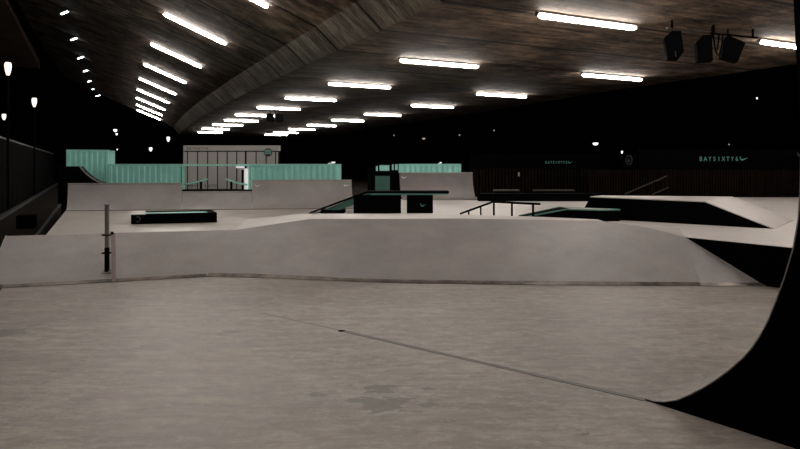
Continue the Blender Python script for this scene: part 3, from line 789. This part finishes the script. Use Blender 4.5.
# ------------------------------------------------------------------ fences, signs
def slat_fence(x0, x1, Y, z0, z1, label, pitch=.145):
    t = thing('slat_fence', V(((x0+x1)/2,Y,z0)), label, 'fence')
    m = MB(); x = x0; i = 0
    while x < x1:
        wd = pitch*random.uniform(.35,.6); m.box((x,Y+random.uniform(0,.02),z0),(x+wd,Y+.04,z1-random.uniform(0,.03))); x += pitch
    m.build('slats', 'slat', t)
    MB().box((x0,Y+.05,z0),(x1,Y+.1,z1)).build('backing_board', 'blackwall', t)
    return t
slat_fence(at(590,0,Y=33.6).x, 27, 33.6, -.02, at(0,169.5,Y=33.6).z, 'dark brown vertical slat fence at the back right')
slat_fence(at(470,0,Y=38).x, at(600,0,Y=38).x, 38, -.02, at(0,168.5,Y=38).z, 'dark slat fence behind the black barriers at the back centre', .2)
def sign(x0, x1, ymid, Y, scale, lab, bx0, bx1, by0, by1):
    a = at(bx0, by1, Y=Y); b = at(bx1, by0, Y=Y)
    t = thing('name_sign', V(((a.x+b.x)/2, Y, a.z)), lab, 'sign')
    MB().box((a.x,Y,a.z),(b.x,Y+.08,b.z)).build('board', 'blackwall', t)
    h = 4.3*scale*Y/F
    word = 'BAYSIXTY6'; n_ = 9; wpx = (x1-x0)*.80
    step = wpx/n_*Y/F
    o = at(x0, ymid+2.3*scale, Y=Y)
    for i, ch in enumerate(word):
        lettering(ch, h*1.42, 'sign', t, V((o.x+(i+.4)*step, Y-.015, o.z)), name='letter', width=.80, centre=True)
    swoosh('emblem', 'sign', t, V((o.x+n_*step+.02*scale, Y-.0, o.z+h*.1)), (1,0,0), (0,0,1), (0,-1,0), (x1-x0)*.16*Y/F, 'teal tick mark')
sign(699, 749.5, 158.6, 33.8, 1.0, 'black board with spaced teal lettering above the right fence', 640, 815, 149, 170)
sign(545, 573.5, 162.2, 38.2, .60, 'smaller black board with teal lettering at the back, right of centre', 470, 600, 154, 169)
# round logo on its own board
lc = at(629, 160, Y=33.7)
t = thing('round_sign', V((lc.x,33.7,lc.z-.35)), 'dim round logo sign between the two lettered boards', 'sign')
MB().box((lc.x-.28,33.74,lc.z-.4),(lc.x+.4,33.82,lc.z+.3)).build('board', 'blackwall', t)
M['dimsign'] = mottled('dim_grey_sign', (.016,.022,.022), .3, 3, .7)
MB().tube([lc+V((.17*math.cos(a),0,.24*math.sin(a))) for a in [i*math.pi/10 for i in range(21)]], .025, 5).build('ring', 'dimsign', t)
lettering('6', .32, 'dimsign', t, lc+V((-.09,-.01,-.11)))
# handrails in front of the right fence
for (p, q_, lab) in (((625,194),(667,176),'long thin handrail climbing in front of the right fence'), ((652,194.5),(668.5,187.5),'short thin handrail low in front of the right fence')):
    a, b = at(*p, Y=32.4), at(*q_, Y=32.4)
    t = thing('handrail', V((a.x, a.y, PZ)), lab, 'handrail')
    M.setdefault('dimrail', mottled('dim_rail', (.028,.022,.018), .2, 3, .5))
    MB().tube([a, b], .03, 6).build('bar', 'dimrail', t)
    MB().tube([V((b.x,b.y,PZ)), b], .022, 6).build('post', 'slat', t)
    MB().tube([V((a.x,a.y,PZ)), a], .022, 6).build('post', 'slat', t)
# black barriers with grey tops
for (x0, x1, lab) in ((494.5,519,'short black barrier with a grey top at the back centre'), (534.5,574,'long black barrier with a grey top at the back, right of centre')):
    a, b = at(x0,191,Y=31), at(x1,189.6,Y=31)
    t = thing('barrier', V(((a.x+b.x)/2,31.2,PZ)), lab, 'barrier')
    MB().box((a.x,31,PZ),(b.x,31.5,a.z)).build('body', 'black', t)
    MB().box((a.x-.02,30.98,a.z),(b.x+.02,31.3,b.z-.01)).build('top_board', 'dimrail', t)
t = thing('low_black_box', V((6.5,29.9,PZ)), 'long low black box filling the back edge of the platform, right of centre', 'box')
a, b = at(478,0,Y=30), at(600,0,Y=30)
MB().box((a.x,29.6,PZ),(b.x,30.4,1.22)).build('body', 'black', t)
MB().box((a.x-.01,29.58,1.22),(b.x+.01,30.42,1.235)).build('lid', 'blackwall', t)
p = at(522,174.5,Y=37)
t = thing('paper_notice', V((p.x,37.9,p.z)), 'tiny white notice on the dark fence above the barriers', 'notice')
MB().box((p.x-.05,37.965,p.z-.12),(p.x+.05,37.995,p.z+.12)).build('sheet', 'hoarding', t)

# ------------------------------------------------------------------ left boundary
fa, fb = V((-9.9,10.2,0)), V((-46.5,83.4,0))
dv = (fb-fa).normalized(); nf = V((dv.y,-dv.x,0)); L = (fb-fa).length
m = MB()
MB_len = 2.45; i = 0
while i*MB_len < L-2.4:
    o = fa+dv*i*MB_len+dv*1.2; m.obox(o+V((0,0,2.0)), dv*1.19, nf*.04, V((0,0,2.02))); i += 1
tag(m.build('wall_left', 'blackwall'), kind='structure', label='tall black boarded fence running away on the left')
M['topcap'] = mottled('cap_metal', (.010,.009,.008), .9, .5, .6, 3)
tag(MB().obox((fa+fb)/2+V((0,0,4.08)), dv*L/2, nf*.10, V((0,0,.05))).build('trim_4', 'topcap'), kind='structure', label='metal capping along the left fence')
tag(MB().obox((fa+fb)/2+nf*.45+V((0,0,.06)), dv*L/2, nf*.10, V((0,0,.08))).build('trim_5', 'topcap'), kind='structure', label='low kerb at the foot of the left fence')
tag(MB().obox((fa+fb)/2+nf*2.6+V((0,0,.02)), dv*L/2, nf*.06, V((0,0,.04))).build('trim_6', 'topcap'), kind='structure')
for (px, py, lab) in ((27,224,'low dark block on the ground beside the platform, near the left edge'),):
    p = at(px, py+3, z=0)
    t = thing('concrete_block', V((p.x,p.y,-.02)), lab, 'block')
    MB().obox(p+V((0,0,.25)), dv*.5, nf*.35, V((0,0,.27))).build('block_body', 'blackwall', t, bevel=.02)

# ------------------------------------------------------------------ street lamps outside
def lamp(px, py, Y, wpx, hpx, lab, mat='lamp', group='distant street lamps'):
    c = at(px, py, Y=Y); r = wpx*.40*Y/F; h = hpx*.44*Y/F
    t = thing('street_lamp', V((c.x, Y, -.02)), lab, 'street lamp', group)
    prs = [(-1,.35),(-.7,.6),(-.2,.85),(.4,1.0),(.8,.95),(1,.7)]
    MB().tube([c+V((0,0,h*a)) for a, _ in prs], [r*b for _, b in prs], 12).build('globe', mat, t, smooth=True)
    MB().tube([c+V((0,0,h)), c+V((0,0,h*1.15+.03))], [r*.8, r*.25], 10).build('cap', 'black', t)
    pr_ = min(.07, r*.4)
    MB().tube([V((c.x,Y,-.02)), c-V((0,0,h))], pr_, 8).build('pole', 'black', t)
    return t
lamp(8,69,34.6,8,15,'large warm lantern high at the left edge')
lamp(34.3,102.5,53,6,10.5,'warm lantern below and right of the large one')
lamp(4,117,70,5,7,'small warm lantern low at the left edge')
lamp(115.3,130.6,105,4.5,3,'white lamp above the left end of the long container, upper of two','lamp_white')
lamp(116.6,134.2,108,2.6,2.4,'white lamp just under another above the long container','lamp_white')
lamp(117.2,149.6,95,1.6,1.6,'faint tiny lamp above the left container','lamp_white')
lamp(150.7,149.4,118,4,4.4,'white lamp above the long container, middle','lamp_white')
lamp(168.3,139.2,110,4,5.4,'teardrop white lamp left of the clad building','lamp_white')
lamp(595.5,144,150,7,3,'bright flat white lamp above the smaller sign','lamp_white')
lamp(622,152.3,140,2.2,3.2,'small white lamp beside the round sign','lamp_white')
lamp(757,98.4,90,1.8,2.4,'single high pinpoint lamp at the upper right','lamp_white')
M['lamp_dim'] = emit('dim_lamp_glow', (1.0,.78,.68), .12)
lamp(729,144.5,140,1.6,1.4,'dim reddish lamp over the right-hand lettered board','lamp_dim')
lamp(494,130.5,150,1.6,1.6,'dim pinpoint lamp highest above the centre','lamp_dim')
lamp(459.5,135.2,150,1.7,1.7,'dim pinpoint lamp above the back centre container','lamp_dim')
lamp(423.7,138.7,150,4.2,1.8,'flat pinkish lamp above the black booth','lamp_dim')
lamp(394,135.3,150,1.4,1.4,'faint lamp left of the pinkish one','lamp_dim')
lamp(357,130,150,1.8,1.6,'small lamp just right of the flyover end','lamp_dim')
lamp(493.5,158,120,1.3,1.3,'faintest lamp near the top of the centre fence','lamp_dim')
